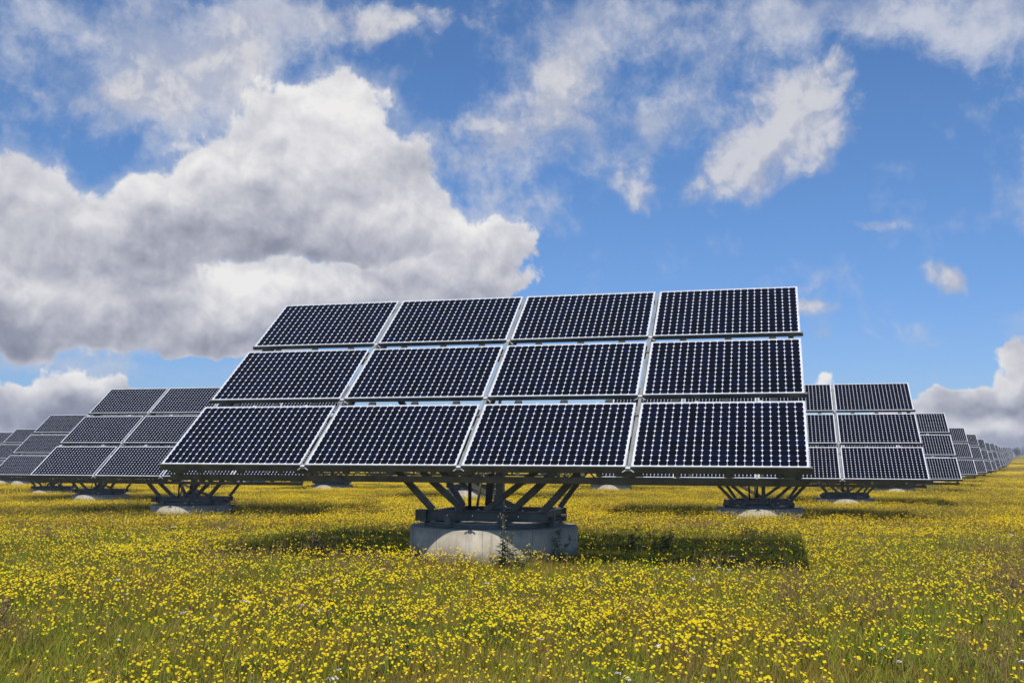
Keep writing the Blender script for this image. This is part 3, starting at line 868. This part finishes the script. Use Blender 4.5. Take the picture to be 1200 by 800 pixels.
# near zone: single tufts and single flowers
x, y = wedge(5.5, 27, 85)
hn = vnoise(x, y, 3.0, 5)
scatter('grass', tufts, x, y, .75, 1.25, 'olive and reddish brown meadow grass growing around the nearest tracker', 'grass', 0.15, 0.6 + 0.8 * hn)
x, y = wedge(5.5, 27, 400)
dn = 0.55 * vnoise(x, y, 2.2, 21) + 0.45 * vnoise(x, y, 0.7, 22)
bare = np.clip((vnoise(x, y, 5.0, 33) - .35) * 4, 0.3, 1)
dist_ = y
p_ = np.clip((dn - .22) * 1.7, 0.12, .9) * np.sqrt(bare)
p_ *= np.clip(0.55 + (dist_ - 8) * 0.03, .5, .72) * np.clip(1 - (dist_ - 14) * .035, .62, 1)
p_ *= np.where(x > 1.5, np.clip(1 - (x - 1.5) * .2 * np.clip((14 - y) / 4, 0, 1), .42, 1), 1)
k_ = rng.random(len(x)) < p_
scatter('yellow_flowers', flowers, x[k_], y[k_], .8, 1.2, 'bright yellow button flowers scattered through the near meadow', 'flowers', 0.15, (0.62 + 0.75 * vnoise(x, y, 1.6, 71))[k_], 0.8)
x, y = wedge(6, 24, 0.9)
k_ = vnoise(x, y, 2.5, 44) > .5
scatter('white_flowers', whites, x[k_], y[k_], .6, 1.1, 'small white umbel flowers dotted among the yellow ones', 'flowers', 0.15)
# dead stalks and broad-leaved clumps break up the sward
def stalks():
    s = Soup()
    for _ in range(16):
        a = U_(0, 2 * PI); rr = .14 * math.sqrt(U_(0, 1)); h = U_(.22, .46); x0, y0 = rr * math.cos(a), rr * math.sin(a)
        tx, ty, tz = s.blade(x0, y0, h, .0045, U_(.05, .4) * h, U_(0, 2 * PI), rt(), z0=-.02)
        for k in range(5):
            s.blade(tx * (.8 + .04 * k), ty * (.8 + .04 * k), U_(.02, .05), .006, U_(.01, .03), U_(0, 2 * PI), rt(), z0=tz * (.78 + .04 * k))
    return s
def rosette():
    s = Soup()
    for _ in range(20):
        a = U_(0, 2 * PI); h = U_(.06, .16); s.blade(U_(-.05, .05), U_(-.05, .05), h, U_(.016, .034), U_(.4, 1.3) * h, a, rt())
    return s
M['stalk'] = blade_mat('dry_stalk', (0.28, 0.19, 0.07), (0.25, 0.17, 0.06), (0.34, 0.22, 0.10))
M['broad'] = blade_mat('broad_leaf', (0.10, 0.16, 0.025), (0.085, 0.15, 0.02), (0.14, 0.15, 0.03))
stalk_c = src('dry_stalk_clump', [stalks() for _ in range(4)], [M['stalk']]); ros_c = src('leafy_clump', [rosette() for _ in range(4)], [M['broad']])
x, y = wedge(6, 27, 14)
k_ = rng.random(len(x)) < np.clip((vnoise(x, y, 2.4, 81) - .55) * 4, 0.02, .7) * np.where(x > 2.2, 1.5, .6)
scatter('dry_stalks', stalk_c, x[k_], y[k_], .6, 1.15, 'reddish brown dead flower stalks standing in patches among the flowers', 'dry stalks', 0.15)
x, y = wedge(6, 22, 12)
k_ = rng.random(len(x)) < np.clip((vnoise(x, y, 1.7, 83) - .52) * 5, 0.04, 1)
scatter('leafy_ground_cover', ros_c, x[k_], y[k_], .5, .95, 'low fresh green leafy clumps between the meadow flowers', 'ground cover', 0.15)
# middle distance and far distance
x, y = wedge(25, 72, 3.6)
k_ = rng.random(len(x)) < np.clip(vnoise(x, y, 6, 55) * 1.6, .5, 1)
scatter('flower_meadow', mid, x[k_], y[k_], .85, 1.2, 'yellow flowering meadow around the middle row of trackers', 'meadow', 0.05, None, 0.7, np.clip((vnoise(x, y, 7, 61)[k_] - .25) * 2 + rng.normal(0, .13, k_.sum()), 0, .999))
x, y = wedge(68, 420, 0.13)
scatter('distant_meadow', farp, x, y, .85, 1.25, 'golden yellow meadow stretching between the distant trackers to the horizon', 'meadow', 0.02, None, 0.7, np.clip((vnoise(x, y, 22, 62) - .25) * 2 + rng.normal(0, .15, len(x)), 0, .999))

# ------------------------------------------------------------------ weeds: each one a thing
def leaf_mat(name, col):
    return plain(name, tuple(v * 1.5 for v in col), 0.6, 0, 0.35, 9)
M['weed'] = leaf_mat('thistle_green', (0.075, 0.095, 0.04)); M['weed_dark'] = leaf_mat('dock_brown', (0.060, 0.042, 0.022)); M['seed'] = leaf_mat('seed_head', (0.16, 0.10, 0.06))
def weed(px, depth, h, label, style='thistle', seed=1):
    rnd = random.Random(seed)
    x = (px - 600) / F_PX * depth; y = depth; z = float(gz(x, y))
    root = bpy.data.objects.new(style + '_plant', None); COL.objects.link(root); root.location = (x, y, z)
    tag(root, label, 'plant')
    stem = MB(); leaves = MB(); heads = MB()
    nst = 3 if style == 'thistle' else 5
    for k in range(nst):
        a = rnd.uniform(0, 6.28); ln = rnd.uniform(.06, .22) * h
        pts = [Vector((0.03 * math.cos(a) * i + ln * math.cos(a) * (i / 5) ** 1.5, 0.03 * math.sin(a) * i * .4 + ln * math.sin(a) * (i / 5) ** 1.5, h * rnd.uniform(.92, 1) * i / 5 - 0.02)) for i in range(6)]
        if k: pts = [Vector((q.x, q.y, q.z * rnd.uniform(.7, .76 + .04 * k))) for q in pts]
        for i in range(5):
            stem.tube(pts[i], pts[i + 1], .008 * (1 - i * .13), .008 * (1 - (i + 1) * .13), n=5, caps=False)
        for i in range(1, 6):
            for _ in range(9 if style == 'thistle' else 6):
                aa = rnd.uniform(0, 6.28); L = rnd.uniform(.08, .19) * (1.25 - i * .14) * (h / .8)
                t_ = rnd.random(); b0 = pts[i - 1].lerp(pts[i], t_)
                d = Vector((math.cos(aa), math.sin(aa), rnd.uniform(.1, .7))).normalized(); sd_ = d.cross(Vector((0, 0, 1))).normalized() * L * .22
                v = [leaves.bm.verts.new(q) for q in (b0, b0 + d * L * .45 + sd_, b0 + d * L + Vector((0, 0, -.03)), b0 + d * L * .45 - sd_)]
                leaves.bm.faces.new(v)
        for _ in range(5):
            aa = rnd.uniform(0, 6.28); tip = pts[5] + Vector((math.cos(aa) * .05, math.sin(aa) * .05, rnd.uniform(-.10, .04)))
            stem.tube(pts[4].lerp(pts[5], .4), tip, .003, n=4, caps=False)
            hr = .013 if style == 'thistle' else .010
            heads.tube(tip - Vector((0, 0, hr)), tip + Vector((0, 0, hr)), hr, hr * .6, n=7)
    stem.build('stem', M['weed'] if style == 'thistle' else M['weed_dark'], root)
    leaves.build('leaf', M['weed'] if style == 'thistle' else M['weed_dark'], root)
    heads.build('seed_head', M['seed'], root)
weed(589, 16.2, .86, 'tall grey green thistle in front of the largest concrete base', 'thistle', 3)
weed(612, 16.0, .55, 'shorter thistle just right of the tall one at the concrete base', 'thistle', 5)
weed(652, 16.9, .62, 'leafy green weed at the right side of the largest concrete base', 'thistle', 8)
weed(281, 35.5, 1.0, 'dark bushy weed right of the first left tracker base', 'dock', 9)
weed(385, 17.4, .62, 'dark dry dock plant in the shadow left of the largest base', 'dock', 12)
weed(775, 19.0, .55, 'dark dry dock plant right of the largest base, nearer the tracker shadow', 'dock', 14)
weed(734, 19.5, .5, 'small brown dock plant standing between the largest base and shadow', 'dock', 15)
weed(10, 10.6, .38, 'dark dry weed at the left edge of the foreground', 'dock', 17)
weed(1172, 12.5, .36, 'reddish dry weed near the right edge of the foreground', 'dock', 21)

# ------------------------------------------------------------------ far trees and bushes
M['bark'] = plain('bark', (0.10, 0.08, 0.06), 0.9, 0, 0.3, 4)
M['leaf_far'] = plain('tree_leaves', (0.050, 0.075, 0.025), 0.7, 0, 0.45, 0.8)
M['leaf_far2'] = plain('bush_leaves', (0.075, 0.080, 0.045), 0.7, 0, 0.45, 0.8)
def tree(x, y, h, wd, label, cat='tree', mat='leaf_far', seed=0, trunk=.3, nm='broadleaf_tree'):
    r = np.random.default_rng(seed); z = float(gz(x, y))
    root = bpy.data.objects.new(nm, None); COL.objects.link(root); root.location = (x, y, z); tag(root, label, cat)
    t = MB(); t.tube((0, 0, -.3), (0, 0, h * trunk), h * .03, h * .02, n=8)
    for k in range(6):
        a = k * 1.05 + r.uniform(-.3, .3); t.tube((0, 0, h * trunk * .9), (math.cos(a) * wd * .3, math.sin(a) * wd * .3, h * (.55 + .06 * k)), h * .014, h * .004, n=6)
    t.build('trunk', M['bark'], root)
    nl = 15; cs = np.stack([r.normal(0, wd * .22, nl), r.normal(0, wd * .22, nl), h * r.uniform(trunk * .8, .86, nl)], -1)
    rad = wd * r.uniform(.13, .24, nl)
    n = 3600; ci = r.integers(0, nl, n); d = r.normal(size=(n, 3)); d /= np.linalg.norm(d, axis=1)[:, None]
    c = cs[ci] + d * (rad[ci] * r.uniform(.6, 1.05, n))[:, None]; c[:, 2] = np.clip(c[:, 2], .1, None)
    ls = h * .022; a_ = r.normal(size=(n, 3)); a_ /= np.linalg.norm(a_, axis=1)[:, None]; b_ = np.cross(a_, d); b_ /= np.linalg.norm(b_, axis=1)[:, None] + 1e-6
    v = np.stack([c - a_ * ls, c + b_ * ls * .6, c + a_ * ls, c - b_ * ls * .6], 1).reshape(-1, 3)
    o = bpy.data.objects.new('crown', mesh_np('crown', v, np.arange(n * 4).reshape(-1, 4), [M[mat]])); COL.objects.link(o); o.parent = root
tree(-154, 300, 9.5, 9, 'round green tree at the far left edge behind the left row', seed=1)
tree(-166, 305, 8, 9, 'lower green tree just left of the round one at the left edge', seed=2)
tree(214, 432, 4.2, 6, 'thin greyish bush at the far end of the right row', 'bush', 'leaf_far2', 3, .25, 'bush')
tree(221, 436, 4.6, 9, 'rounded bush at the right edge on the horizon', 'bush', 'leaf_far', 4, .15, 'bush')
tree(232, 440, 4.8, 9, 'wide bush beyond the right edge of the horizon', 'bush', 'leaf_far', 5, .15, 'bush')

# ------------------------------------------------------------------ thin air
hz = MB().box((0, 1500, 4.5), (8600, 9600, 23)).build('haze', None)
hm = bpy.data.materials.new('thin_haze'); hm.use_nodes = True
for n_ in list(hm.node_tree.nodes):
    if n_.type != 'OUTPUT_MATERIAL': hm.node_tree.nodes.remove(n_)
pv = hm.node_tree.nodes.new('ShaderNodeVolumePrincipled'); pv.inputs['Density'].default_value = 0.0005
pv.inputs['Color'].default_value = (0.78, 0.86, 1.0, 1); pv.inputs['Anisotropy'].default_value = 0.2
hm.node_tree.links.new(pv.outputs[0], [n_ for n_ in hm.node_tree.nodes if n_.type == 'OUTPUT_MATERIAL'][0].inputs['Volume'])
hz.data.materials.clear(); hz.data.materials.append(hm)
tag(hz, None, None, None, 'stuff')

# ------------------------------------------------------------------ render settings
scene.render.engine = 'CYCLES'
scene.render.resolution_x = 1024; scene.render.resolution_y = 682
scene.cycles.max_bounces = 6; scene.cycles.diffuse_bounces = 3; scene.cycles.transmission_bounces = 3
